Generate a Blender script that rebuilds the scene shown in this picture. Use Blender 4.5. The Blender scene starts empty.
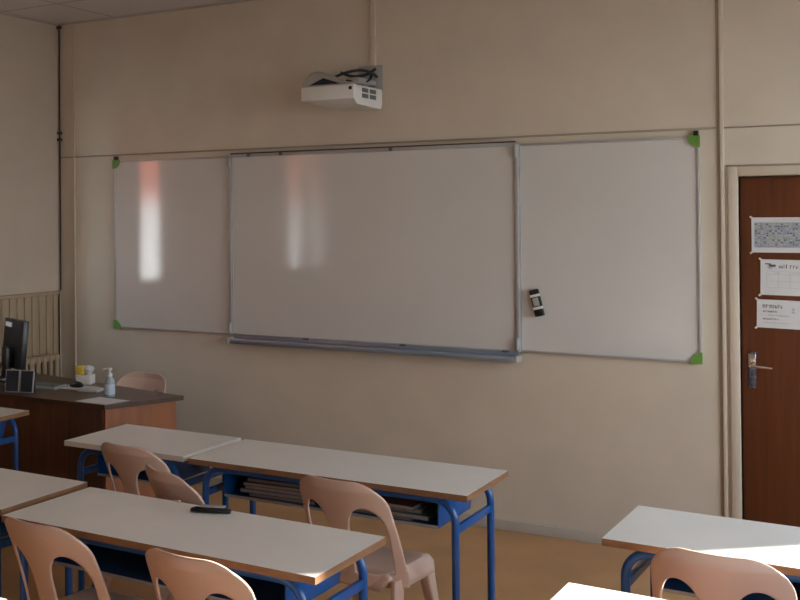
import bpy, bmesh, math, random
from mathutils import Vector, Matrix
PI = math.pi
SC = bpy.context.scene
COL = SC.collection
random.seed(7)

# ------------------------------------------------------------------ camera
cd = bpy.data.cameras.new('camera'); cam = bpy.data.objects.new('camera', cd); COL.objects.link(cam)
ya, pi_, ro = -.5462, .0095, -.0083
F = Vector((math.sin(ya)*math.cos(pi_), math.cos(ya)*math.cos(pi_), math.sin(pi_)))
r0 = Vector((math.cos(ya), -math.sin(ya), 0)); u0 = r0.cross(F)
RX = r0*math.cos(ro) + u0*math.sin(ro); UP = u0*math.cos(ro) - r0*math.sin(ro)
M = Matrix((RX, UP, -F)).transposed().to_4x4(); M.translation = (5.0703, -6.0915, 1.853)
cam.matrix_world = M
cd.sensor_width = 36; cd.lens = 1082.93/800*36
cd.shift_x = .1531; cd.shift_y = -.1204
cd.clip_start = .05; cd.clip_end = 200
SC.camera = cam

# ------------------------------------------------------------------ light
SKY_STRENGTH = 6.6
SUN_STRENGTH = 20
SUN_AZ = Vector((-.764, -.645, 0)).normalized(); SUN_EL = math.radians(20)
w = bpy.data.worlds.new('sky'); SC.world = w; w.use_nodes = True
nt = w.node_tree; nt.nodes.clear()
out = nt.nodes.new('ShaderNodeOutputWorld'); bg = nt.nodes.new('ShaderNodeBackground')
tc = nt.nodes.new('ShaderNodeTexCoord'); sx = nt.nodes.new('ShaderNodeSeparateXYZ'); rp = nt.nodes.new('ShaderNodeValToRGB')
nt.links.new(tc.outputs['Generated'], sx.inputs[0]); nt.links.new(sx.outputs['Z'], rp.inputs[0])
rp.color_ramp.elements[0].color = (.90, .95, .98, 1); rp.color_ramp.elements[0].position = 0
rp.color_ramp.elements[1].color = (.66, .80, 1.0, 1); rp.color_ramp.elements[1].position = .7
nt.links.new(rp.outputs[0], bg.inputs[0]); bg.inputs[1].default_value = SKY_STRENGTH
nt.links.new(bg.outputs[0], out.inputs[0])
sl = bpy.data.lights.new('sun', 'SUN'); so = bpy.data.objects.new('sun', sl); COL.objects.link(so)
sl.energy = SUN_STRENGTH; sl.color = (1, .93, .81); sl.angle = math.radians(.9)
sd = Vector((SUN_AZ.x*math.cos(SUN_EL), SUN_AZ.y*math.cos(SUN_EL), -math.sin(SUN_EL)))
so.rotation_euler = sd.to_track_quat('-Z', 'Y').to_euler(); so.location = (12, 6, 6)
XL, XR, YB, H = -.54, 6.6, -9.2, 3.29
WINS = [(-2.9, -1.0), (-5.0, -3.2)]                      # y spans of the curtained windows in the left wall
WINR = [(-2.75, -.375), (-5.3, -4.0)]      # y spans of the open windows in the right wall
WZ0, WZ1 = 1.26, 2.75
RZ0, RZ1 = .95, 2.75
for s_, z0_, z1_, a, b in [(-1, WZ0, WZ1, a, b) for a, b in WINS] + [(1, RZ0, RZ1, a, b) for a, b in WINR]:   # portals guide sky light through the openings
    pl = bpy.data.lights.new('window_portal', 'AREA'); po = bpy.data.objects.new('window_portal', pl); COL.objects.link(po)
    pl.shape = 'RECTANGLE'; pl.size = z1_-z0_; pl.size_y = b-a; pl.cycles.is_portal = True
    po.location = (-.80 if s_ < 0 else XR+.21, (a+b)/2, (z0_+z1_)/2)
    po.rotation_euler = (0, s_*PI/2, 0)
SC.view_settings.view_transform = 'Standard'; SC.view_settings.look = 'None'
SC.view_settings.gamma = 1; SC.view_settings.use_curve_mapping = False
SC.view_settings.exposure = 0.80
SC.cycles.use_denoising = True
SC.cycles.max_bounces = 10; SC.cycles.diffuse_bounces = 6
SC.cycles.sample_clamp_indirect = 6

# ------------------------------------------------------------------ materials
def mat(name, col, rough=.6, metal=0, spec=.5, coat=0, noise=None, stretch=None, bump=0, trans=0, alpha=1):
    m = bpy.data.materials.new(name); m.use_nodes = True; t = m.node_tree; b = t.nodes['Principled BSDF']
    b.inputs['Base Color'].default_value = (*col, 1); b.inputs['Roughness'].default_value = rough
    b.inputs['Metallic'].default_value = metal; b.inputs['Specular IOR Level'].default_value = spec
    b.inputs['Coat Weight'].default_value = coat; b.inputs['Transmission Weight'].default_value = trans
    if noise or bump:
        c = t.nodes.new('ShaderNodeTexCoord'); mp = t.nodes.new('ShaderNodeMapping'); n = t.nodes.new('ShaderNodeTexNoise')
        t.links.new(c.outputs['Object'], mp.inputs[0]); t.links.new(mp.outputs[0], n.inputs[0])
        mp.inputs['Scale'].default_value = stretch or (1, 1, 1)
        n.inputs['Scale'].default_value = noise[1] if noise else 40; n.inputs['Detail'].default_value = 6
        if noise:
            rr = t.nodes.new('ShaderNodeValToRGB'); k = noise[0]
            rr.color_ramp.elements[0].position = .3; rr.color_ramp.elements[1].position = .7
            rr.color_ramp.elements[0].color = (*[x*(1-k) for x in col], 1); rr.color_ramp.elements[1].color = (*[min(1, x*(1+k)) for x in col], 1)
            t.links.new(n.outputs['Fac'], rr.inputs[0]); t.links.new(rr.outputs[0], b.inputs['Base Color'])
        if bump:
            bp = t.nodes.new('ShaderNodeBump'); bp.inputs['Strength'].default_value = bump; bp.inputs['Distance'].default_value = .004
            t.links.new(n.outputs['Fac'], bp.inputs['Height']); t.links.new(bp.outputs[0], b.inputs['Normal'])
    return m
MT = dict(
    wall=mat('painted_wall', (.59, .515, .415), .75, noise=(.05, 3), bump=.05),
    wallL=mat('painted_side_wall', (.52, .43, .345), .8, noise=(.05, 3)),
    trim=mat('trim_paint', (.57, .49, .39), .6, noise=(.03, 8)),
    seam=mat('joint_shadow_paint', (.33, .28, .21), .8, noise=(.05, 9)),
    base=mat('grey_baseboard', (.42, .37, .31), .6, noise=(.05, 10)),
    floor=mat('linoleum', (.48, .265, .115), .42, noise=(.14, 2.2), bump=.02),
    panel=mat('beige_panelling', (.37, .275, .175), .6, noise=(.08, 6), stretch=(1, 1, .2)),
    ceilgrid=mat('ceiling_grid', (.42, .38, .34), .7, noise=(.03, 10)),
    white=mat('white_laminate', (.76, .745, .70), .3, noise=(.025, 5)),
    edge=mat('wood_edge', (.23, .115, .055), .45, noise=(.2, 14), stretch=(1, 1, 4)),
    paleedge=mat('pale_edge', (.62, .58, .50), .4, noise=(.04, 9)),
    blue=mat('blue_enamel', (.004, .070, .26), .32, coat=.15, noise=(.08, 12)),
    tray=mat('dark_blue_tray', (.008, .04, .13), .4, noise=(.1, 9)),
    lip=mat('tray_lip_metal', (.35, .37, .40), .4, metal=.7, noise=(.05, 20)),
    rubber=mat('black_rubber', (.015, .015, .016), .6, noise=(.1, 20)),
    black=mat('black_plastic', (.010, .011, .014), .35, noise=(.1, 15)),
    screen=mat('dark_glass', (.012, .018, .032), .12, noise=(.05, 5)),
    plastic=mat('beige_plastic', (.60, .42, .335), .34, noise=(.04, 4), bump=.02),
    board=mat('whiteboard_enamel', (.60, .585, .555), .10, spec=.65, noise=(.025, 1.7)),
    alu=mat('aluminium', (.42, .42, .42), .45, metal=.3, noise=(.04, 15)),
    alub=mat('tray_aluminium', (.36, .46, .58), .3, metal=.75, noise=(.04, 15)),
    green=mat('green_plastic', (.13, .29, .05), .45, noise=(.08, 20)),
    pwhite=mat('white_plastic', (.70, .69, .66), .4, noise=(.03, 12)),
    pgrey=mat('grey_plastic', (.36, .35, .33), .45, noise=(.05, 12)),
    pdark=mat('vent_grey', (.13, .13, .12), .6, noise=(.08, 20)),
    door=mat('reddish_door_wood', (.115, .031, .009), .42, noise=(.22, 3.5), stretch=(9, 9, .5)),
    desk=mat('brown_desk_wood', (.115, .044, .018), .4, noise=(.28, 3), stretch=(8, 8, .6)),
    desktop=mat('dark_desktop_wood', (.075, .036, .020), .30, noise=(.25, 3), stretch=(.8, 7, 7)),
    orange=mat('orange_wood_panel', (.27, .085, .022), .45, noise=(.15, 3), stretch=(7, 7, .6)),
    deskdark=mat('dark_grooved_wood', (.075, .03, .015), .5, noise=(.3, 4), stretch=(14, 14, .5)),
    cable=mat('dark_cable', (.05, .03, .022), .6, noise=(.1, 30)),
    chrome=mat('chrome', (.75, .74, .72), .18, metal=1, noise=(.02, 30)),
    plate=mat('painted_reflection_plate', (.13, .15, .22), .25, metal=.7, noise=(.7, 60)),  # dark blue mottling paints mirrored reflections into the base colour
    paper=mat('paper', (.60, .59, .58), .7, noise=(.02, 20)),
    sheet=mat('bright_paper', (.80, .80, .82), .6, noise=(.02, 20)),
    ink=mat('ink', (.10, .10, .11), .7, noise=(.1, 50)),
    inkg=mat('grey_ink', (.42, .42, .43), .7, noise=(.1, 50)),
    inkb=mat('table_blue_grey', (.29, .31, .35), .7, noise=(.2, 60)),
    inky=mat('table_yellow', (.50, .50, .22), .7, noise=(.1, 60)),
    pages=mat('dark_page_block', (.26, .23, .21), .8, noise=(.15, 30)),  # page edges in a dull dark grey-brown all over
    tape=mat('clear_tape', (.60, .52, .42), .35, noise=(.05, 20)),
    gel=mat('gel_bottle', (.55, .62, .66), .15, trans=.35, noise=(.05, 20)),
    label=mat('bottle_label', (.50, .58, .70), .5, noise=(.1, 60)),
    yellow=mat('yellow_card', (.75, .50, .06), .5, noise=(.1, 30)),
    curtain=mat('blackout_curtain', (.50, .38, .26), .9, noise=(.06, 8)),
    facade=mat('white_render', (.80, .79, .78), .9, noise=(.04, 1)),
    brick=mat('terracotta_render', (.45, .085, .045), .9, noise=(.08, 1)),
    ground=mat('asphalt', (.25, .24, .23), .9, noise=(.15, 3)),
    roof=mat('room_wall_rear', (.60, .55, .48), .8, noise=(.04, 3)),
)
BOOKC = [mat('cover_'+n, c, .5, noise=(.12, 20)) for n, c in (('red', (.20, .03, .03)), ('white', (.5, .48, .45)), ('navy', (.03, .05, .12)), ('green', (.05, .12, .06)), ('maroon', (.10, .02, .03)), ('grey', (.2, .19, .2)))]
# ceiling tiles: 0.6 m grid with thin lines
m = mat('ceiling_tile', (.60, .54, .50), .85, noise=(.05, 2)); t = m.node_tree; b = t.nodes['Principled BSDF']
c = t.nodes.new('ShaderNodeTexCoord'); br = t.nodes.new('ShaderNodeTexBrick'); t.links.new(c.outputs['Object'], br.inputs[0])
br.offset = 0; br.inputs['Scale'].default_value = 1; br.inputs['Brick Width'].default_value = 1.2; br.inputs['Row Height'].default_value = .6
br.inputs['Mortar Size'].default_value = .012; br.inputs['Color1'].default_value = (.58, .54, .52, 1); br.inputs['Color2'].default_value = (.55, .51, .49, 1)
br.inputs['Mortar'].default_value = (.40, .34, .31, 1); t.links.new(br.outputs[0], b.inputs['Base Color']); MT['ceil'] = m
# window glass: clear with a faint gloss
m = bpy.data.materials.new('window_glass'); m.use_nodes = True; t = m.node_tree; t.nodes.clear()
o_ = t.nodes.new('ShaderNodeOutputMaterial'); mx = t.nodes.new('ShaderNodeMixShader'); tr = t.nodes.new('ShaderNodeBsdfTransparent'); gl = t.nodes.new('ShaderNodeBsdfGlossy')
tr.inputs[0].default_value = (.93, .95, .96, 1); gl.inputs['Roughness'].default_value = .03; mx.inputs[0].default_value = .06
t.links.new(tr.outputs[0], mx.inputs[1]); t.links.new(gl.outputs[0], mx.inputs[2]); t.links.new(mx.outputs[0], o_.inputs[0]); MT['glass'] = m

# ------------------------------------------------------------------ mesh helpers
class MB:
    def __init__(s): s.bm = bmesh.new()
    def _mi(s, faces, mi):
        for f in faces: f.material_index = mi
    def box(s, a, b, bev=0, mi=0, M=None):
        a = Vector(a); b = Vector(b)
        g = bmesh.ops.create_cube(s.bm, size=1)
        vs = g['verts']
        for v in vs:
            v.co = Vector(((a.x+b.x)/2+v.co.x*(b.x-a.x), (a.y+b.y)/2+v.co.y*(b.y-a.y), (a.z+b.z)/2+v.co.z*(b.z-a.z)))
        fs = list({f for v in vs for f in v.link_faces}); s._mi(fs, mi)
        if bev:
            es = list({e for v in vs for e in v.link_edges})
            r = bmesh.ops.bevel(s.bm, geom=es, offset=bev, segments=2, affect='EDGES', profile=.5)
            s._mi(r['faces'], mi); vs = list({v for f in r['faces'] for v in f.verts} | {v for v in vs if v.is_valid})
        if M is not None: bmesh.ops.transform(s.bm, matrix=M, verts=[v for v in vs if v.is_valid])
        return s
    def tube(s, pts, r, n=10, mi=0, caps=True):
        pts = [Vector(p) for p in pts]; rings = []
        rs = r if isinstance(r, (list, tuple)) else [r]*len(pts)
        prev = None
        for i, p in enumerate(pts):
            d = (pts[min(i+1, len(pts)-1)]-pts[max(i-1, 0)]).normalized()
            if prev is None: a = d.orthogonal().normalized()
            else: a = (prev - d*prev.dot(d)).normalized()
            prev = a; bb = d.cross(a)
            rings.append([s.bm.verts.new(p+(a*math.cos(2*PI*k/n)+bb*math.sin(2*PI*k/n))*rs[i]) for k in range(n)])
        for i in range(len(rings)-1):
            for k in range(n):
                f = s.bm.faces.new((rings[i][k], rings[i][(k+1) % n], rings[i+1][(k+1) % n], rings[i+1][k])); f.material_index = mi
        if caps:
            s.bm.faces.new(rings[0][::-1]).material_index = mi; s.bm.faces.new(rings[-1]).material_index = mi
        return s
    def lathe(s, prof, c=(0, 0, 0), n=20, mi=0):
        c = Vector(c); rings = []
        for r, z in prof: rings.append([s.bm.verts.new(c+Vector((r*math.cos(2*PI*k/n), r*math.sin(2*PI*k/n), z))) for k in range(n)])
        for i in range(len(rings)-1):
            for k in range(n):
                s.bm.faces.new((rings[i][k], rings[i][(k+1) % n], rings[i+1][(k+1) % n], rings[i+1][k])).material_index = mi
        s.bm.faces.new(rings[0][::-1]).material_index = mi; s.bm.faces.new(rings[-1]).material_index = mi
        return s
    def prism(s, poly, z0, z1, mi=0, side=None):
        lo = [s.bm.verts.new((x, y, z0)) for x, y in poly]; hi = [s.bm.verts.new((x, y, z1)) for x, y in poly]
        s.bm.faces.new(lo[::-1]).material_index = mi; s.bm.faces.new(hi).material_index = mi
        n = len(poly)
        for i in range(n): s.bm.faces.new((lo[i], lo[(i+1) % n], hi[(i+1) % n], hi[i])).material_index = mi if side is None else side
        return s
    def loft(s, secs, mi=0):
        rings = [[s.bm.verts.new(p) for p in q] for q in secs]; n = len(rings[0])
        for i in range(len(rings)-1):
            for k in range(n): s.bm.faces.new((rings[i][k], rings[i][(k+1) % n], rings[i+1][(k+1) % n], rings[i+1][k])).material_index = mi
        s.bm.faces.new(rings[0][::-1]).material_index = mi; s.bm.faces.new(rings[-1]).material_index = mi
        return s
    def rot(s, M): bmesh.ops.transform(s.bm, matrix=M, verts=s.bm.verts[:]); return s
    def build(s, name, mats, parent=None, loc=None, smooth=True, solid=0):
        me = bpy.data.meshes.new(name); bmesh.ops.recalc_face_normals(s.bm, faces=s.bm.faces[:]); s.bm.to_mesh(me); s.bm.free()
        for mm in (mats if isinstance(mats, (list, tuple)) else [mats]): me.materials.append(mm)
        if smooth:
            me.shade_smooth(); me.set_sharp_from_angle(angle=math.radians(38))
        o = bpy.data.objects.new(name, me); COL.objects.link(o)
        if parent is not None: o.parent = parent
        if loc is not None: o.location = loc
        if solid:
            md = o.modifiers.new('thickness', 'SOLIDIFY'); md.thickness = solid; md.offset = 0
        return o
def B(a, b, bev=0): return MB().box(a, b, bev)
def tag(o, label=None, cat=None, group=None, kind=None):
    if label: o['label'] = label
    if cat: o['category'] = cat
    if group: o['group'] = group
    if kind: o['kind'] = kind
    return o
def struct(name, mb, m, **k): return tag(mb.build(name, m, **k), kind='structure')
def thing(name, label, cat, loc=(0, 0, 0), rz=0, group=None):
    o = bpy.data.objects.new(name, None); COL.objects.link(o); o.location = loc; o.rotation_euler = (0, 0, rz); o.empty_display_size = .1
    return tag(o, label, cat, group)
def dup(root, loc, rz, label, group=None):
    r = root.copy(); COL.objects.link(r); r.location = loc; r.rotation_euler = (0, 0, rz); r['label'] = label
    if group: r['group'] = group
    for ch in list(root.children):
        c = ch.copy(); COL.objects.link(c); c.parent = r
        for g in list(ch.children):
            d = g.copy(); COL.objects.link(d); d.parent = c
    return r

# ------------------------------------------------------------------ the room
DX0, DX1, DH = 4.188, 5.05, 2.03
struct('floor', B((XL-.3, YB-.2, -.12), (XR+.2, .2, 0)), MT['floor'], smooth=False)
struct('ceiling', B((XL-.3, YB-.2, H), (XR+.2, .2, H+.12)), MT['ceil'], smooth=False)
mb = MB(); mb.box((XL-.3, 0, 0), (DX0, .2, H)); mb.box((DX1, 0, 0), (XR+.2, .2, H)); mb.box((DX0, 0, DH), (DX1, .2, H))
struct('wall_front', mb, MT['wall'], smooth=False)
mb = MB(); ys = [0] + [y for a, b in WINS for y in (b, a)] + [YB]
for i in range(0, len(ys), 2): mb.box((XL-.25, ys[i+1], 0), (XL, ys[i], H))
for a, b in WINS: mb.box((XL-.25, a, 0), (XL, b, WZ0)); mb.box((XL-.25, a, WZ1), (XL, b, H))
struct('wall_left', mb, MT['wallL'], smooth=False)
mb = MB(); ys = [0] + [y for a, b in WINR for y in (b, a)] + [YB-.2]
for i in range(0, len(ys), 2): mb.box((XR, ys[i+1], 0), (XR+.2, ys[i], H))
for a, b in WINR: mb.box((XR, a, 0), (XR+.2, b, RZ0)); mb.box((XR, a, RZ1), (XR+.2, b, H))
struct('wall_right', mb, MT['roof'], smooth=False)
struct('wall_back', B((XL-.3, YB-.2, 0), (XR, YB, H)), MT['roof'], smooth=False)
# ceiling metal edge along the walls
struct('trim_1', B((XL, -.025, H-.012), (XR, 0, H)), MT['ceilgrid'])
struct('trim_2', B((XL, YB, H-.012), (XL+.025, -.025, H)), MT['ceilgrid'])
struct('trim_3', B((-.40, -.012, .0), (-.385, 0, H-.012), .003), MT['trim'])           # slim vertical cover strip near the corner
struct('trim_4', B((XL, -.010, 2.283), (4.085, 0, 2.294), .002), MT['seam'])              # thin ledge above the board
struct('trim_5', B((4.12, -.008, 2.283), (XR, 0, 2.290), .002), MT['seam'])
mb = MB(); mb.box((4.086, -.006, 0), (4.102, 0, H-.012), .002, 0); mb.box((4.102, -.016, 0), (4.122, 0, H-.012), .003, 1)
struct('trim_6', mb, [MT['seam'], MT['trim']])                                             # joint with its cover strip
struct('baseboard_front', B((XL, -.012, 0), (4.086, 0, .060), .003), MT['base'])
struct('baseboard_left', B((XL, YB, 0), (XL+.012, -.012, .075), .003), MT['base'])
struct('baseboard_front', B((5.11, -.012, 0), (XR, 0, .060), .003), MT['base'])
# beige slatted panelling below window height on the left wall
mb = MB(); mb.box((XL, -5.4, .075), (XL+.012, -.03, 1.27), 0, 1)
y = -.03
while y > -3.2:
    mb.box((XL+.012, y-.068, .075), (XL+.020, y-.006, 1.27), .002, 0); y -= .074
mb.box((XL, -5.4, 1.27), (XL+.032, -.03, 1.295), .004, 0)
struct('trim_7', mb, [MT['panel'], MT['seam']])
# windows
for i, (a, b) in enumerate(WINR):
    x0, x1 = XR+.13, XR+.18
    mb = MB(); mb.box((x0, a, RZ0), (x1, a+.05, RZ1), .004); mb.box((x0, b-.05, RZ0), (x1, b, RZ1), .004); mb.box((x0, (a+b)/2-.03, RZ0+.05), (x1, (a+b)/2+.03, RZ1-.05), .004)
    mb.box((x0, a+.05, RZ0), (x1, b-.05, RZ0+.05), .004); mb.box((x0, a+.05, RZ1-.05), (x1, b-.05, RZ1), .004)
    o = struct('window_%d' % (i+3), mb, MT['pwhite'])
    B((x0+.02, a+.045, RZ0+.045), (x0+.028, b-.045, RZ1-.045)).build('pane', MT['glass'], o)
for i, (a, b) in enumerate(WINS):
    x0, x1 = XL-.16, XL-.11
    mb = MB(); mb.box((x0, a, WZ0), (x1, a+.05, WZ1), .004); mb.box((x0, b-.05, WZ0), (x1, b, WZ1), .004)
    mb.box((x0, a+.05, WZ0), (x1, b-.05, WZ0+.05), .004); mb.box((x0, a+.05, WZ1-.05), (x1, b-.05, WZ1), .004)
    o = struct('window_%d' % (i+1), mb, MT['pwhite'])
    B((XL-.14, a+.045, WZ0+.045), (XL-.132, b-.045, WZ1-.045)).build('pane', MT['glass'], o)
    B((XL-.11, a+.002, WZ0), (XL+.05, b-.002, WZ0+.012), .003).build('window_sill', MT['pwhite'], o)

# ------------------------------------------------------------------ outside
struct('ground', B((-60, -60, -1.5), (60, 40, -1.3)), MT['ground'], smooth=False)
def building(name, y0, y1, label):
    t = thing(name, label, 'building', (-14, (y0+y1)/2, -1.3)); h = (y1-y0)/2
    B((-6, -h, 0), (0, h, 3.58)).build('ground_floor_wall', MT['facade'], t, smooth=False)
    B((-6, -h, 3.58), (0, h, 10.0)).build('upper_wall', MT['brick'], t, smooth=False)
    B((-6.2, -h, 10.0), (.2, h, 10.3)).build('roof', MT['ground'], t, smooth=False)
building('building', -34, 12, 'long white house with terracotta upper floor opposite the windows')

# curtains on the left windows, drawn except for narrow gaps
mb = MB(); mb.tube([(XL+.10, -5.3, 2.84), (XL+.10, -.80, 2.84)], .012)
rod = tag(mb.build('curtain_rod', MT['alu']), 'long metal curtain rod above the left windows', 'curtain rod')
for y_ in (-.86, -3.0, -5.25): B((XL, y_-.012, 2.825), (XL+.10, y_+.012, 2.845), .002).build('bracket', MT['alu'], rod)
def curtain(ya_, yb_, lab):
    mb = MB(); n = max(4, int(abs(yb_-ya_)/.02)); lo = []; hi = []
    for k in range(n+1):
        yy = ya_+(yb_-ya_)*k/n; xx = XL+.10+.022*math.sin(yy*42)
        lo.append(mb.bm.verts.new((xx, yy, 1.05))); hi.append(mb.bm.verts.new((xx, yy, 2.826)))
    for k in range(n): mb.bm.faces.new((lo[k], lo[k+1], hi[k+1], hi[k]))
    return tag(mb.build('curtain', MT['curtain'], solid=.006), lab, 'curtain', 'blackout curtains on the left wall')
curtain(-1.12, -2.90, 'wide beige curtain over the front left window')
curtain(-2.93, -3.28, 'narrow beige curtain between the two left windows')
curtain(-3.47, -3.80, 'narrow beige curtain within the rear left window')
curtain(-3.83, -5.2, 'wide beige curtain at the rear end of the rear left window')

# ------------------------------------------------------------------ door
door = struct('door_1', B((DX0+.003, .03, .006), (DX1-.003, .07, DH-.004), .002), MT['door'])
mb = MB()
for a, b in (((4.14, -.018, 0), (DX0, .09, DH+.05)), ((DX1, -.018, 0), (5.098, .09, DH+.05)), ((DX0, -.018, DH), (DX1, .09, DH+.05))):
    mb.box(a, b, .004)
mb.box((DX0, .072, 0), (DX0+.02, .09, DH)); mb.box((DX1-.02, .072, 0), (DX1, .09, DH)); mb.box((DX0, .072, DH-.02), (DX1, .09, DH)); mb.box((4.130, -.008, 0), (4.14, 0, DH+.06), .001, 0); mb.box((4.130, -.008, DH+.05), (5.1, 0, DH+.06), .001, 1)
mb.build('door_frame', [MT['trim'], MT['seam']], door)
hp = B((4.222, .022, .925), (4.262, .030, 1.115), .004).build('handle_plate', MT['plate'], door)
hp['label'] = 'metal handle plate with dark blue reflections painted into its colour'
B((4.224, .018, 1.035), (4.260, .023, 1.105), .003).build('escutcheon', MT['chrome'], hp)
mb = MB(); mb.tube([(4.242, .024, 1.045), (4.242, -.028, 1.045), (4.250, -.034, 1.045), (4.28, -.036, 1.044), (4.345, -.034, 1.040)], [.009, .009, .009, .008, .006], 10)
mb.build('door_handle', MT['chrome'], door)

# papers taped to the door
def poster(lab, x0, x1, z0, z1, tilt):
    t = thing('notice_paper', lab, 'paper notice', (x0, .03, z1), 0)
    t.rotation_euler = (0, tilt, 0)
    W, Hh = x1-x0, z1-z0
    B((0, -.0025, -Hh), (W, 0, 0)).build('sheet', MT['paper'], t)
    for cx, cz in ((0, 0), (0, -Hh), (W, 0), (W, -Hh)):
        mb = MB(); mb.box((-.010, -.0035, -.005), (.010, -.0026, .005), 0, 0, Matrix.Translation((cx, 0, cz)) @ Matrix.Rotation(.7*(1 if (cx == 0) == (cz == 0) else -1), 4, 'Y'))
        mb.build('tape', MT['tape'], t)
    return t, W, Hh
def scribble(mb, x, z, w_, h_, seed, mi=0):
    rr = random.Random(seed); cx = x
    while cx < x+w_:
        lw = h_*rr.uniform(.35, .8)
        k = rr.random()
        mb.box((cx, -.0034, z-h_), (cx+lw*.28, -.0026, z-(0 if k < .4 else h_*.3)), 0, mi)
        if k > .3: mb.box((cx, -.0034, z-h_*(.35 if k < .6 else .95)), (cx+lw*.8, -.0026, z-h_*(.2 if k < .6 else .78)), 0, mi)
        if k > .5: mb.box((cx+lw*.6, -.0034, z-h_), (cx+lw*.8, -.0026, z-h_*.3), 0, mi)
        cx += lw+h_*.12
t, W, Hh = poster('white sheet with dense blue-grey timetable grid, topmost on the door', 4.246, 4.69, 1.632, 1.814, 0.0)
rr = random.Random(3); mb = MB(); mb.box((.014, -.0034, -Hh+.026), (W-.014, -.0026, -.026), 0, 0)
mb2 = MB()
for i in range(30):
    for j in range(10):
        v = rr.random(); x0 = .017+i*.0138; z0 = -.03-j*.0118
        if v < .75: mb.box((x0, -.0040, z0-.0085), (x0+.010*rr.uniform(.5, 1), -.0034, z0-.002), 0, 1 if v < .28 else 2 if v < .38 else 3)
mb.build('printed_table', [MT['inkb'], MT['ink'], MT['inky'], MT['inkg']], t)
mb = MB(); scribble(mb, .10, -.008, .20, .009, 5); mb.build('heading', MT['inkg'], t)
t, W, Hh = poster('white notice with round logo and faint ruled table, middle of three on the door', 4.288, 4.60, 1.413, 1.597, .015)
mb = MB(); mb.tube([(.045, -.0026, -.038), (.045, -.0036, -.038)], .013, 16, 1); mb.box((.040, -.0038, -.038), (.072, -.0026, -.026), 0, 2); mb.box((.022, -.0038, -.026), (.05, -.0026, -.020), 0, 2)
mb.build('logo', [MT['ink'], MT['inkg'], MT['ink']], t)
mb = MB(); scribble(mb, .088, -.024, .085, .020, 8); mb.build('heading', MT['ink'], t)
mb = MB()
for zz in (-.062, -.078, -.112, -.146): mb.box((.03, -.0032, zz), (W-.02, -.0026, zz+.0012))
for xx in (.03, .085, .14, .19, .24, W-.02): mb.box((xx, -.0032, -.146), (xx+.0012, -.0026, -.062))
scribble(mb, .065, -.066, .03, .006, 2); scribble(mb, .15, -.066, .03, .006, 4)
mb.build('ruled_table', MT['inkg'], t)
t, W, Hh = poster('white notice with bold heading and short lines of text, lowest on the door', 4.268, 4.58, 1.243, 1.389, .02)
mb = MB(); scribble(mb, .028, -.022, .088, .021, 11); mb.build('heading', MT['ink'], t)
mb = MB(); scribble(mb, .03, -.053, .062, .012, 12, 1); scribble(mb, .055, -.075, .10, .009, 13); scribble(mb, .03, -.093, .07, .010, 14, 1); scribble(mb, .03, -.115, .13, .006, 15)
mb.box((.165, -.0032, -.065), (.180, -.0026, -.055)); mb.tube([(.1725, -.0026, -.045), (.1725, -.0034, -.045)], .008, 12)
mb.build('text_lines', [MT['inkg'], MT['ink']], t)

# ------------------------------------------------------------------ whiteboard triptych
wb = thing('whiteboard', 'wide three-panel whiteboard with green corners and a marker tray', 'whiteboard', (2, 0, 1.045))
BH = 1.2
SX = {-1: -.981, 1: 1.006}
def panel(x0, x1, dz, name, y0=-.022):
    o = B((x0+.008, y0+.004, .008+dz), (x1-.008, -.001, BH-.008+dz)).build(name, MT['board'], wb)
    mb = MB(); f = .012
    mb.box((x0, y0-.004, dz), (x0+f, 0, BH+dz), .002); mb.box((x1-f, y0-.004, dz), (x1, 0, BH+dz), .002)
    mb.box((x0+f, y0-.004, dz), (x1-f, 0, f+dz), .002); mb.box((x0+f, y0-.004, BH-f+dz), (x1-f, 0, BH+dz), .002)
    mb.build('frame', MT['alu'], o)
    return o
panel(-2, -.987, 0, 'left_panel'); panel(-.975, 1, 0, 'center_panel', -.035); panel(1.012, 2, 0, 'right_panel')
for sx_ in (-1, 1):
    mb = MB(); mb.box((SX[sx_]-.010, -.045, .0), (SX[sx_]+.010, 0, BH), .004); mb.build('hinge_post', MT['alu'], wb)
    for z_ in (.035, BH-.055):
        mb = MB(); mb.tube([(SX[sx_], -.052, z_-.02), (SX[sx_], -.052, z_+.045)], .014, 12); mb.build('hinge', MT['pgrey'], wb)
    for z_, s2 in ((.0, 1), (BH, -1)):
        poly = [(0, 0)] + [(math.cos(a*PI/12)*.062, math.sin(a*PI/12)*.062) for a in range(7)]
        mb = MB(); mb.prism(poly, 0, .012)
        R_ = Matrix(((-sx_, 0, 0, sx_*2.006), (0, 0, -1, -.020), (0, s2, 0, z_-s2*.006), (0, 0, 0, 1)))
        mb.rot(R_); mb.build('corner_cap', MT['green'], wb)
    B((sx_*1.985-.012, -.03, BH+.002), (sx_*1.985+.012, 0, BH+.032), .003).build('hanging_hook', MT['black'], wb)
mb = MB(); mb.box((-.975, -.040, BH), (1, 0, BH+.012), .002); mb.box((-.975, -.046, BH+.010), (1, -.02, BH+.018), .002, 1)
mb.build('top_rail', [MT['alu'], MT['cable']], wb)
for x_ in (-.83, -.58, .21): B((x_-.012, -.05, BH-.01), (x_+.012, -.041, BH+.012), .003).build('rail_clip', MT['pdark'], wb)
mb = MB(); mb.box((-.955, -.085, -.052), (1.0, 0, -.040), .003); mb.box((-.955, -.088, -.052), (1.0, -.080, -.020), .003); mb.box((-.975, -.02, -.05), (1., -.002, -.001), .002)
mb.build('marker_tray', MT['alub'], wb)
for sx_ in (-1, 1): B((SX[sx_]-.010, -.089, -.056), (SX[sx_]+.010, -.001, -.015), .005).build('tray_end_cap', MT['pgrey'], wb)
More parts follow.
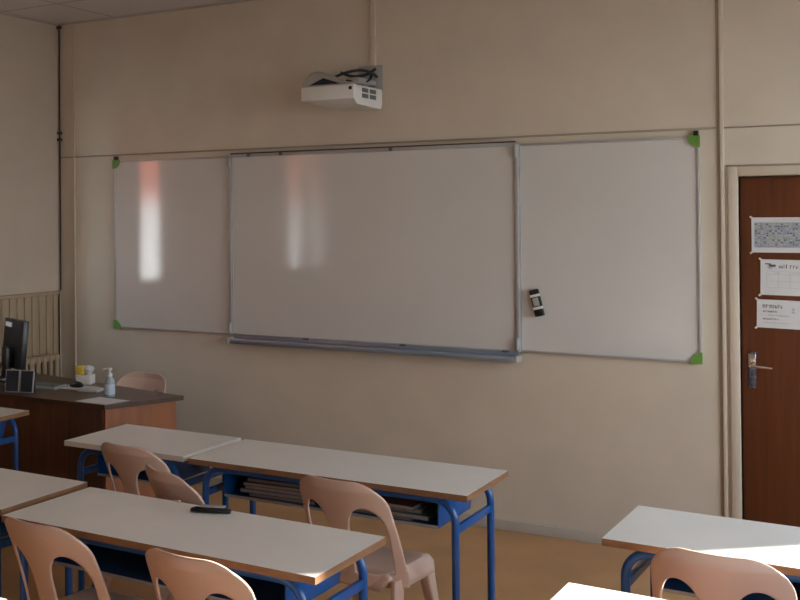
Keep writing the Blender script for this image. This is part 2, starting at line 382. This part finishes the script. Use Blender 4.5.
for x_ in (-.40, .28, .93): B((x_-.02, -.05, -.004), (x_+.02, -.040, .008), .002).build('tray_clip', MT['pdark'], wb)
# eraser stuck on the right panel
t = thing('board_eraser', 'black and white magnetic eraser stuck on the right whiteboard panel', 'eraser', (3.119, -.026, 1.334)); t.rotation_euler = (0, math.radians(-14), 0)
B((-.028, -.030, -.078), (.028, -.006, .078), .008).build('body', MT['black'], t)
B((-.025, -.006, -.075), (.025, 0, .075), .002).build('felt_pad', MT['rubber'], t)
for z_ in (.034, -.038): B((-.0285, -.0312, z_), (.0285, -.010, z_+.016), .003).build('white_band', MT['pwhite'], t)
B((-.018, -.0318, -.018), (.018, -.0300, .030), .0005).build('grip_label', MT['pgrey'], t)

# ------------------------------------------------------------------ projector on its wall mount
pj = thing('projector', 'white short-throw projector on the wall above the whiteboard', 'projector', (1.966, -.205, 2.53))
B((-.185, -.195, .002), (.178, .195, .090), .010).build('body', MT['pwhite'], pj)
mb = MB(); mb.loft([[(-.165, -.19, .006), (.176, -.19, .006), (.177, .190, .006), (-.165, .17, .006)], [(-.10, -.12, -.022), (.165, -.13, -.022), (.172, .185, -.034), (-.12, .16, -.030)]]); mb.build('underside', MT['pwhite'], pj)
for i in range(2):
    for j in range(2):
        mb = MB(); y0 = -.09+i*.105; z0 = .016+j*.034
        mb.box((.1775, y0, z0), (.1795, y0+.085, z0+.026), .0005)
        mb.build('vent', MT['pdark'], pj)
mb = MB(); mb.tube([(.155, -.1945, .066), (.155, -.198, .066)], .011, 14); mb.build('sensor', MT['black'], pj)
# rounded lens hood
poly = [(-.176, .088), (-.178, .118), (-.160, .152), (-.130, .174), (-.095, .184), (-.060, .180), (-.020, .160), (.040, .132), (.110, .110), (.155, .098), (.155, .088)]
mb = MB(); mb.loft([[Vector((x, yy, .088+(z-.088)*sc)) for x, z in poly] for yy, sc in ((-.18, .86), (-.165, 1), (-.06, 1), (.02, .75))]); mb.build('lens_hood', MT['pgrey'], pj)
mb = MB(); mb.loft([[Vector((x, yy, z)) for x, z in ((-.135, .098), (.085, .098), (.055, .108), (-.035, .138))] for yy in (-.183, -.178)]); mb.build('lens_window', MT['screen'], pj)
B((.04, -.13, .087), (.16, -.02, .098), .003).build('cable_cover', MT['black'], pj)
mt = thing('projector_mount', 'grey metal wall bracket carrying the projector with loose black cables', 'wall mount', (2.05, 0, 2.70))
B((-.075, -.010, -.10), (.095, 0, .075), .003).build('wall_plate', MT['pgrey'], mt)
mb = MB(); mb.box((-.03, -.25, -.055), (.05, -.01, -.022), .006); mb.box((-.12, -.30, -.082), (.07, -.16, -.066), .003); mb.box((-.02, -.27, -.066), (.04, -.2, -.05)); mb.build('arm', MT['pgrey'], mt)
def sag(a, b, c, n=10):
    a, b, c = map(Vector, (a, b, c)); return [a*(1-k/n)**2+b*2*(k/n)*(1-k/n)+c*(k/n)**2 for k in range(n+1)]
for a, b, c in (((.05, -.02, .05), (.0, -.14, -.04), (-.10, -.20, .02)), ((.06, -.02, .0), (.05, -.2, .07), (-.16, -.22, -.02)), ((.02, -.02, .03), (.09, -.12, -.07), (-.02, -.28, -.045))):
    MB().tube(sag(a, b, c), .009, 8).build('cable', MT['rubber'], mt)
tag(MB().box((2.062, -.018, 2.775), (2.098, 0, H-.012), .003).build('cable_trunking', MT['trim']), 'slim beige cable duct running from the projector up to the ceiling', 'cable duct')

# ------------------------------------------------------------------ corner cable and radiator
mb = MB(); cx, cy = XL+.016, -.017
mb.tube([(cx, cy, H-.012), (cx, cy, 2.5), (cx+.002, cy, 1.9), (cx, cy, 1.3), (cx+.012, cy-.03, 1.29), (cx+.012, cy-.03, .08)], .006, 8)
o = tag(mb.build('corner_cable', MT['cable']), 'thin dark cable running down the far left corner of the room', 'cable')
for z_ in (2.42, 2.47, 3.26): B((XL, cy-.014, z_-.008), (XL+.030, cy+.014, z_+.012), .003).build('cable_clip', MT['cable'], o)
ra = thing('radiator', 'beige column radiator on the left wall behind the desk', 'radiator', (XL+.026, 0, .12))
mb = MB()
k = 0; y = -.17
while y > -1.10:
    mb.tube([(.045, y, .0), (.045, y, .72)], .021, 10); mb.tube([(.085, y, .0), (.085, y, .72)], .021, 10); y -= .064
mb.build('column', MT['panel'], ra)
for z_ in (.70, .03): MB().tube([(.065, -.14, z_), (.065, -1.10, z_)], .028, 12).build('manifold', MT['panel'], ra)
for y_ in (-.4, -.9):
    B((.03, y_-.02, -.12), (.10, y_+.02, .01), .003).build('foot', MT['panel'], ra)
    B((-.006, y_-.02, .55), (.03, y_+.02, .6), .003).build('bracket', MT['panel'], ra)

# ------------------------------------------------------------------ pupil desks
LEGX, LEGY = .066, .043
def make_desk(w, label, edge='edge', group='pupil desks in rows', tray=True):
    t = thing('school_desk', label, 'desk', group=group)
    d = .476; z1 = .76; z0 = .736
    poly = [(-w/2, -d/2), (w/2, -d/2), (w/2, d/2), (-w/2, d/2)]
    mb = MB(); mb.prism(poly, z0, z1, 0, 1); 
    mb.build('desktop', [MT['white'], MT[edge]], t, smooth=False)
    r = .0155; R = .085
    for sy in (-1, 1):
        y = sy*(d/2-LEGY)
        for sx_ in (-1, 1):
            x = sx_*(w/2-LEGX); top = z0-r-.001
            pts = [(x, y, .012), (x, y, .3), (x, y, top-R)] + [(x-sx_*R*(1-math.cos(a)), y, top-R+R*math.sin(a)) for a in [PI/2*k/8 for k in range(1, 9)]] + [(x-sx_*(R+.04), y, top)]
            lg = MB().tube(pts, r, 14).build('leg', MT['blue'], t)
            MB().lathe([(.018, 0), (.019, .004), (.019, .03), (.016, .034)], (x, y, 0), 12).build('foot_cap', MT['rubber'], lg)
        MB().tube([(-(w/2-LEGX-R-.04), y, z0-r-.001), (w/2-LEGX-R-.04, y, z0-r-.001)], r, 14).build('rail', MT['blue'], t)
    for sx_ in (-1, 1):
        x = sx_*(w/2-LEGX); mb = MB(); mb.box((x-.009, -(d/2-LEGY)+r*.6, .590), (x+.009, (d/2-LEGY)-r*.6, .622), .003); mb.build('cross_bar', MT['blue'], t)
        x = sx_*(w/2-LEGX-.055)
    # book tray under the top
    xa = w/2-.15
    mb = MB(); mb.box((-xa, -.165, .596), (xa, .175, .600)); mb.box((-xa, .171, .600), (xa, .175, .733))
    mb.build('book_tray', MT['tray'], t)
    for sx_ in (-1, 1):
        mb = MB(); mb.prism([(-.168, .596), (.175, .596), (.215, .70), (.215, .733), (-.20, .733), (-.168, .70)], -.002, .002)
        mb.rot(Matrix(((0, 0, 1, sx_*xa), (1, 0, 0, 0), (0, 1, 0, 0), (0, 0, 0, 1)))); mb.build('tray_end', MT['blue'], t)
    if w > 1: B((-.002, -.16, .6), (.002, .171, .733)).build('tray_divider', MT['tray'], t)
    B((-xa, -.170, .594), (xa, -.165, .606), .001).build('tray_lip', MT['lip'], t)
    return t
def set_at(o, loc, rz): o.location = loc; o.rotation_euler = (0, 0, rz); return o
W2, W1 = 1.3244, .715
G = 'pupil desks in rows'
d1 = set_at(make_desk(W2, 'long two-seat desk nearest the whiteboard, dark reddish edge and books in its tray'), (2.851, -1.9054, 0), .0008)
single = set_at(make_desk(W1, 'short single desk with a pale edge, left of the long front desk', 'paleedge'), (1.7996-.006, -1.8898, 0), -.0028)
d2 = dup(d1, (2.8048, -3.0001, 0), -.0151, 'long desk with a flat black case lying on it, second row')
dup(d1, (4.7697, -2.2085, 0), -.0236, 'desk in front of the door with a band of sunlight across its top')
dup(d1, (.0522-.01, -1.85, 0), 0, 'desk at the left photo edge, beside the teacher desk front')
dup(d1, (1.42, -2.93, 0), -.010, 'long desk at the left photo edge touching the one with the black case')
dup(d1, (4.79, -3.165, 0), -.02, 'desk fully in bright sunlight at the bottom edge of the photo')
dup(d1, (2.13, -4.085, 0), .0, 'desk showing only a sunlit corner at the bottom left of the photo')
# books in the trays of the front row desk
rr = random.Random(5)
def book(x, y, z, L, Wd, th, rz, lab, ci, grp):
    t = thing('exercise_book', lab, 'book', (x, y, z), rz, grp)
    MB().box((-L/2+.002, -Wd/2+.003, .0012), (L/2-.003, Wd/2-.002, th-.0012)).build('pages', MT['pages'], t)
    mb = MB(); mb.box((-L/2, -Wd/2, 0), (L/2, Wd/2, .0011)); mb.box((-L/2, -Wd/2, th-.0011), (L/2, Wd/2, th)); mb.box((-L/2, -Wd/2, 0), (-L/2+.0018, Wd/2, th))
    mb.build('cover', BOOKC[ci], t)
names = ['red', 'white', 'navy', 'green', 'maroon', 'grey']
for side, x0, xc in (('left', 2.851-.26, 5), ('right', 2.851+.27, 4)):
    z = .6005; stack = []
    for k in range(xc):
        ci = (k*2+(0 if side == 'left' else 1)) % 6 if k != 3 else 4
        th = rr.uniform(.008, .018)
        pos = ['bottom', 'second from bottom', 'middle', 'fourth from bottom', 'top'][k] if xc == 5 else ['bottom', 'second from bottom', 'third from bottom', 'top'][k]
        book(x0+rr.uniform(-.03, .03), -1.9054-.03+rr.uniform(-.012, .012), z, rr.uniform(.27, .33), .21, th, rr.uniform(-.08, .08),
             '%s %s book of the %s stack in the front desk tray' % (pos, names[ci], side), ci, 'books in the front desk tray')
        z += th+.0004

# ------------------------------------------------------------------ plastic chairs
def sd_box(x, y, hw, y0, y1, r):
    cx_, cy_ = 0, (y0+y1)/2; dx = abs(x)-hw+r; dy = abs(y-cy_)-(y1-y0)/2+r
    return math.hypot(max(dx, 0), max(dy, 0))+min(max(dx, dy), 0)-r
def back_sdf(s, t):
    hw = .222-.060*max(0, t-.05)
    o = sd_box(s, t, hw, -.5, .440, .115)
    hs = abs(s); ht = .330; cxh = .113; a = .070-.03*max(0, .2-t)*0; b = .12
    dx = (hs-cxh)/a
    if t > ht-b: h = (math.hypot(dx, (t-(ht-b))/b)-1)*min(a, b)
    else: h = (abs(dx)-1)*a
    # opening closes with a round foot just above the seat
    hb = (.035-t)
    h = max(h, hb)
    return max(o, -h)
def shell(sdf, mp, x0, x1, y0, y1, nx, ny, solid):
    hx = (x1-x0)/nx; hy = (y1-y0)/ny; e = 1e-4
    cells = [(i, j) for i in range(nx) for j in range(ny) if sdf(x0+(i+.5)*hx, y0+(j+.5)*hy) < 0]
    use = {}
    for i, j in cells:
        for k in ((i, j), (i+1, j), (i+1, j+1), (i, j+1)): use[k] = use.get(k, 0)+1
    P = {}
    for (i, j), n in use.items():
        x = x0+i*hx; y = y0+j*hy
        lim = (1 if i in (0, nx) else 0)+(1 if j in (0, ny) else 0)
        if n < (4, 2, 1)[lim]:
            for _ in range(6):
                d = sdf(x, y); gx = (sdf(x+e, y)-sdf(x-e, y))/(2*e); gy = (sdf(x, y+e)-sdf(x, y-e))/(2*e); n2 = gx*gx+gy*gy
                if n2 < .05: break
                x -= gx*d/n2; y -= gy*d/n2
            x = max(min(x, x1), x0); y = max(min(y, y1), y0)
        P[i, j] = (x, y)
    # relax the interior a little so the rim cells stay even
    for _ in range(3):
        Q = dict(P)
        for (i, j), n in use.items():
            nb = [P[k] for k in ((i-1, j), (i+1, j), (i, j-1), (i, j+1)) if k in P]
            if n == 4 and len(nb) == 4: Q[i, j] = (sum(p[0] for p in nb)/4, sum(p[1] for p in nb)/4)
        P = Q
    mb = MB(); g = {k: mb.bm.verts.new(mp(*p)) for k, p in P.items()}
    for i, j in cells: mb.bm.faces.new([g[k] for k in ((i, j), (i+1, j), (i+1, j+1), (i, j+1))])
    return mb
def back_map(s, t):
    # concave back, leaning rearwards, flaring forward at the sides into the seat
    k = max(0, min(1, t/.4))
    return Vector((s, -.200-.020*k-.090*k**1.5+(1.9-.2*k)*s*s, .435+t*.92))
ch = thing('plastic_chair', 'x', 'chair', group='moulded beige plastic chairs')
bk = shell(back_sdf, back_map, -.225, .225, -.02, .445, 72, 76, .006)
bk.build('backrest', MT['plastic'], ch, solid=.009)
def seat_map(u, v):
    x = u*.198*(1-.05*v*v); y = v*.188
    e = max(abs(u), abs(v)); lip = max(0, (e-.80)/.20)
    z = .475-.012*(1-u*u)*(1-v*v)-.068*lip**1.8
    if v > .6: z -= .010*(v-.6)/.4
    return Vector((x, y, z))
def seat_sdf(u, v): return sd_box(u, v, 1, -1, 1, .28)
shell(seat_sdf, seat_map, -1, 1, -1, 1, 36, 36, .006).build('seat', MT['plastic'], ch, solid=.007)
for sx_ in (-1, 1):
    for sy in (-1, 1):
        secs = []
        for k in range(9):
            f = k/8; z = .436*(1-f)
            cx_ = sx_*(.155+.062*f); cy_ = (.136+.060*f) if sy > 0 else -(.136+.110*f**1.1)
            a = .029-.012*min(1, f*1.4); bb = .032-.014*min(1, f*1.6)
            
            if sy < 0:
                cx_ = sx_*(.190+.034*f); cy_ = -(.132+.105*f); z = .452*(1-f); a = .013+.003*f; bb = .040-.023*min(1, f*1.3)
            q = []
            for m_ in range(16):
                an = 2*PI*m_/16; c_, s_ = math.cos(an), math.sin(an)
                q.append(Vector((cx_+a*math.copysign(abs(c_)**.5, c_), cy_+bb*math.copysign(abs(s_)**.5, s_), z)))
            secs.append(q)
        mb = MB(); mb.loft(secs); mb.build('leg', MT['plastic'], ch)
def put(first, x, y, rz, lab):
    # x, y: middle of the top edge of the backrest in plan; rz: turn of the chair
    off = Vector((0, -.27, 0)); off.rotate(Matrix.Rotation(rz, 3, 'Z'))
    loc = (x-off.x, y-off.y, 0)
    if first: set_at(ch, loc, rz); ch['label'] = lab; return ch
    return dup(ch, loc, rz, lab)
put(True, 3.09, -2.42, -.10, 'beige plastic chair at the right seat of the long front desk')
put(False, 1.99, -2.33, -.12, 'beige plastic chair in front of the short pale-edged desk')
put(False, 2.42, -2.62, -.42, 'beige plastic chair turned askew between the front desks and second row')
put(False, 2.50, -3.42, -.08, 'large beige plastic chair at the bottom left, both back openings showing')
put(False, 3.135, -3.45, -.08, 'beige plastic chair at bottom centre before the desk with black case')
put(False, 4.50, -2.66, -.05, 'beige plastic chair at bottom right before the sun-striped desk')
put(False, .725, -.600, PI, 'pale plastic chair behind the brown teacher desk')

# ------------------------------------------------------------------ teacher desk and what lies on it
TZ = .76
td = thing('teacher_desk', 'brown wooden teacher desk with orange side panel in the left corner', 'desk', (.35, -.95, 0))
def L(p): return (p[0]-.35, p[1]+.95)
top = [L(p) for p in ((-.34, -1.29), (.965, -1.275), (1.18, -.80), (-.34, -.515))]
MB().prism(top, TZ-.026, TZ).build('desktop', MT['desktop'], td, smooth=False)
def wallp(a, b, th, z0, z1):
    a = Vector((*L(a), 0)); b = Vector((*L(b), 0)); n = (b-a).normalized().cross(Vector((0, 0, 1)))*th
    return MB().prism([(a.x, a.y), (b.x, b.y), (b.x-n.x, b.y-n.y), (a.x-n.x, a.y-n.y)], z0, z1)
wallp((-.32, -1.262), (.665, -1.250), .02, .06, TZ-.026).build('front_panel', MT['desk'], td, smooth=False)
o = wallp((.667, -1.256), (.930, -1.253), .02, 0, TZ-.026).build('pedestal_front', MT['deskdark'], td, smooth=False); o['label'] = 'darker grooved wood panel'
o = wallp((.945, -1.245), (1.135, -.815), .02, 0, TZ-.026).build('side_panel', MT['orange'], td, smooth=False); o['label'] = 'orange-brown side panel'
wallp((-.315, -.545), (-.315, -1.24), .02, 0, TZ-.026).build('side_panel', MT['desk'], td, smooth=False)
# hand gel
g_ = thing('gel_bottle', 'clear pump bottle of hand gel on the teacher desk', 'bottle', (.80, -1.03, TZ+.0005))
MB().lathe([(.028, 0), (.031, .004), (.031, .085), (.028, .102), (.014, .118), (.012, .124)], n=24).build('body', MT['gel'], g_)
MB().lathe([(.0316, .015), (.0318, .016), (.0318, .075), (.0316, .076)], n=24).build('bottle_label', MT['label'], g_)
mb = MB(); mb.lathe([(.015, .120), (.015, .138), (.010, .142), (.006, .144), (.006, .158), (.012, .160), (.013, .172), (.008, .175)], n=16)
mb.tube([(0, 0, .168), (-.02, -.012, .168), (-.036, -.022, .162)], .0045, 8); mb.build('pump', MT['pwhite'], g_)
# papers
def sheet(name, pts, lab, h=.0012, z=TZ+.0004):
    c_ = Vector((sum(p[0] for p in pts)/4, sum(p[1] for p in pts)/4))
    return tag(MB().prism([(p[0]-c_.x, p[1]-c_.y) for p in pts], 0, h).build(name, MT['sheet'], None, (c_.x, c_.y, z), smooth=False), lab, 'paper')
sheet('paper_sheet', [(.72, -1.255), (.955, -1.262), (1.00, -1.09), (.76, -1.075)], 'white sheet of paper at the front corner of the teacher desk')
mouse = tag(MB().lathe([(.030, 0), (.034, .006), (.031, .020), (.020, .031), (.004, .035)], n=20).rot(Matrix.Diagonal((1.55, 1, 1, 1))).build('computer_mouse', MT['black']), 'black computer mouse on a pale mat on the teacher desk', 'mouse')
mouse.location = (.385, -.865, TZ+.0045)
tag(MB().box((-.13, -.075, 0), (.13, .075, .004), .001).build('mouse_mat', MT['pwhite'], None, (.40, -.875, TZ)), 'thin pale mat under the black mouse', 'mouse mat')
st = thing('notepad', 'low pile of white paper beside the mouse', 'notepad', (.565, -.935, TZ+.0004), .2)
B((-.07, -.045, 0), (.07, .045, .004)).build('back_card', MT['pgrey'], st); B((-.068, -.043, .004), (.068, .043, .018), .001).build('pages', MT['paper'], st)
tb = thing('tissue_box', 'white and yellow box with a tissue sticking out, by the wall', 'box', (.335, -.72, TZ+.0004), .3)
B((-.050, -.04, 0), (.050, .04, .060), .003).build('box_body', MT['pwhite'], tb)
B((-.060, -.038, .0605), (-.0, .03, .115), .012).build('yellow_card', MT['yellow'], tb)
mb = MB(); mb.loft([[Vector((.02+r_*math.cos(a)*(1+.25*math.sin(3*a)), r_*math.sin(a), z_)) for a in [2*PI*k/12 for k in range(12)]] for r_, z_ in ((.012, .0605), (.022, .075), (.033, .095), (.028, .11), (.008, .12))]); mb.build('tissue', MT['paper'], tb)
# closed laptop / keyboard
kb = thing('keyboard', 'flat grey keyboard on the teacher desk, left of the mouse', 'keyboard', (.13, -.965, TZ+.0004), .12)
B((-.20, -.07, 0), (.20, .07, .018), .004).build('case', MT['pgrey'], kb)
mb = MB()
for i in range(15):
    for j in range(5): mb.box((-.19+i*.0253, -.06+j*.024, .018), (-.19+i*.0253+.021, -.06+j*.024+.020, .024), .001)
mb.build('keys', MT['pdark'], kb)
# two leaning silver framed speakers / panels
for x, y, rz, lab in ((.172, -1.215, .38, 'left dark panel in a silver frame, leaning before the monitor'), (.268, -1.190, .26, 'right dark panel in a silver frame, leaning before the monitor')):
    t = thing('desktop_speaker', lab, 'speaker', (x, y, TZ+.0005), rz, 'silver-framed dark panels on the teacher desk')
    Mx = Matrix.Rotation(math.radians(-9), 4, 'X')
    mb = MB(); mb.box((-.046, -.005, .002), (.046, .006, .142), .002, 0, Mx); mb.build('frame', MT['alu'], t)
    mb = MB(); mb.box((-.040, -.0065, .008), (.040, -.005, .136), 0, 0, Mx); mb.build('dark_face', MT['screen'], t)
    mb = MB(); mb.box((-.040, .010, .0), (.040, .050, .075), .005, 0); mb.build('cabinet', MT['black'], t)
# monitor seen from behind
mo = thing('computer_monitor', 'black computer monitor with a white sticker at the left photo edge', 'monitor', (-.238, -.803, TZ+.0005), .0)
Rm = Matrix.Rotation(math.radians(-25), 4, 'Z') @ Matrix.Rotation(math.radians(-5), 4, 'X')
mb = MB(); mb.box((-.18, -.02, .075), (.18, .02, .40), .006, 0, Rm); mb.build('screen_housing', MT['black'], mo)
mb = MB(); mb.box((-.165, .020, .09), (.165, .0215, .385), 0, 0, Rm); mb.build('screen', MT['screen'], mo)
mb = MB(); mb.box((-.15, -.0225, .345), (-.03, -.020, .375), 0, 0, Rm); mb.build('sticker', MT['paper'], mo)
mb = MB(); mb.box((-.04, -.06, .02), (.04, -.018, .22), .008, 0, Matrix.Rotation(math.radians(-25), 4, 'Z')); mb.build('stand_neck', MT['black'], mo)
mb = MB(); mb.lathe([(.11, 0), (.115, .006), (.10, .02), (.03, .024)], (0, 0, 0), 28); mb.build('stand_base', MT['black'], mo)

# ------------------------------------------------------------------ black case on the second row desk
pc = thing('pencil_case', 'slim black case with a grey top lying on the second-row desk', 'case', (2.784, -2.82, .7604), .30)
secs = []
for k in range(11):
    x = -.075+.15*k/10; q = []; e = (1-abs(k/5-1)**4); a = .022*(.55+.45*e); h_ = .011*(.6+.4*e)
    for m_ in range(14):
        an = 2*PI*m_/14; q.append(Vector((x, a*math.cos(an), h_+h_*math.copysign(abs(math.sin(an))**.7, math.sin(an)))))
    secs.append(q)
MB().loft(secs).build('body', MT['black'], pc)
MB().box((-.045, -.012, .0205), (.055, .012, .0250), .001).build('top_strip', MT['alu'], pc)
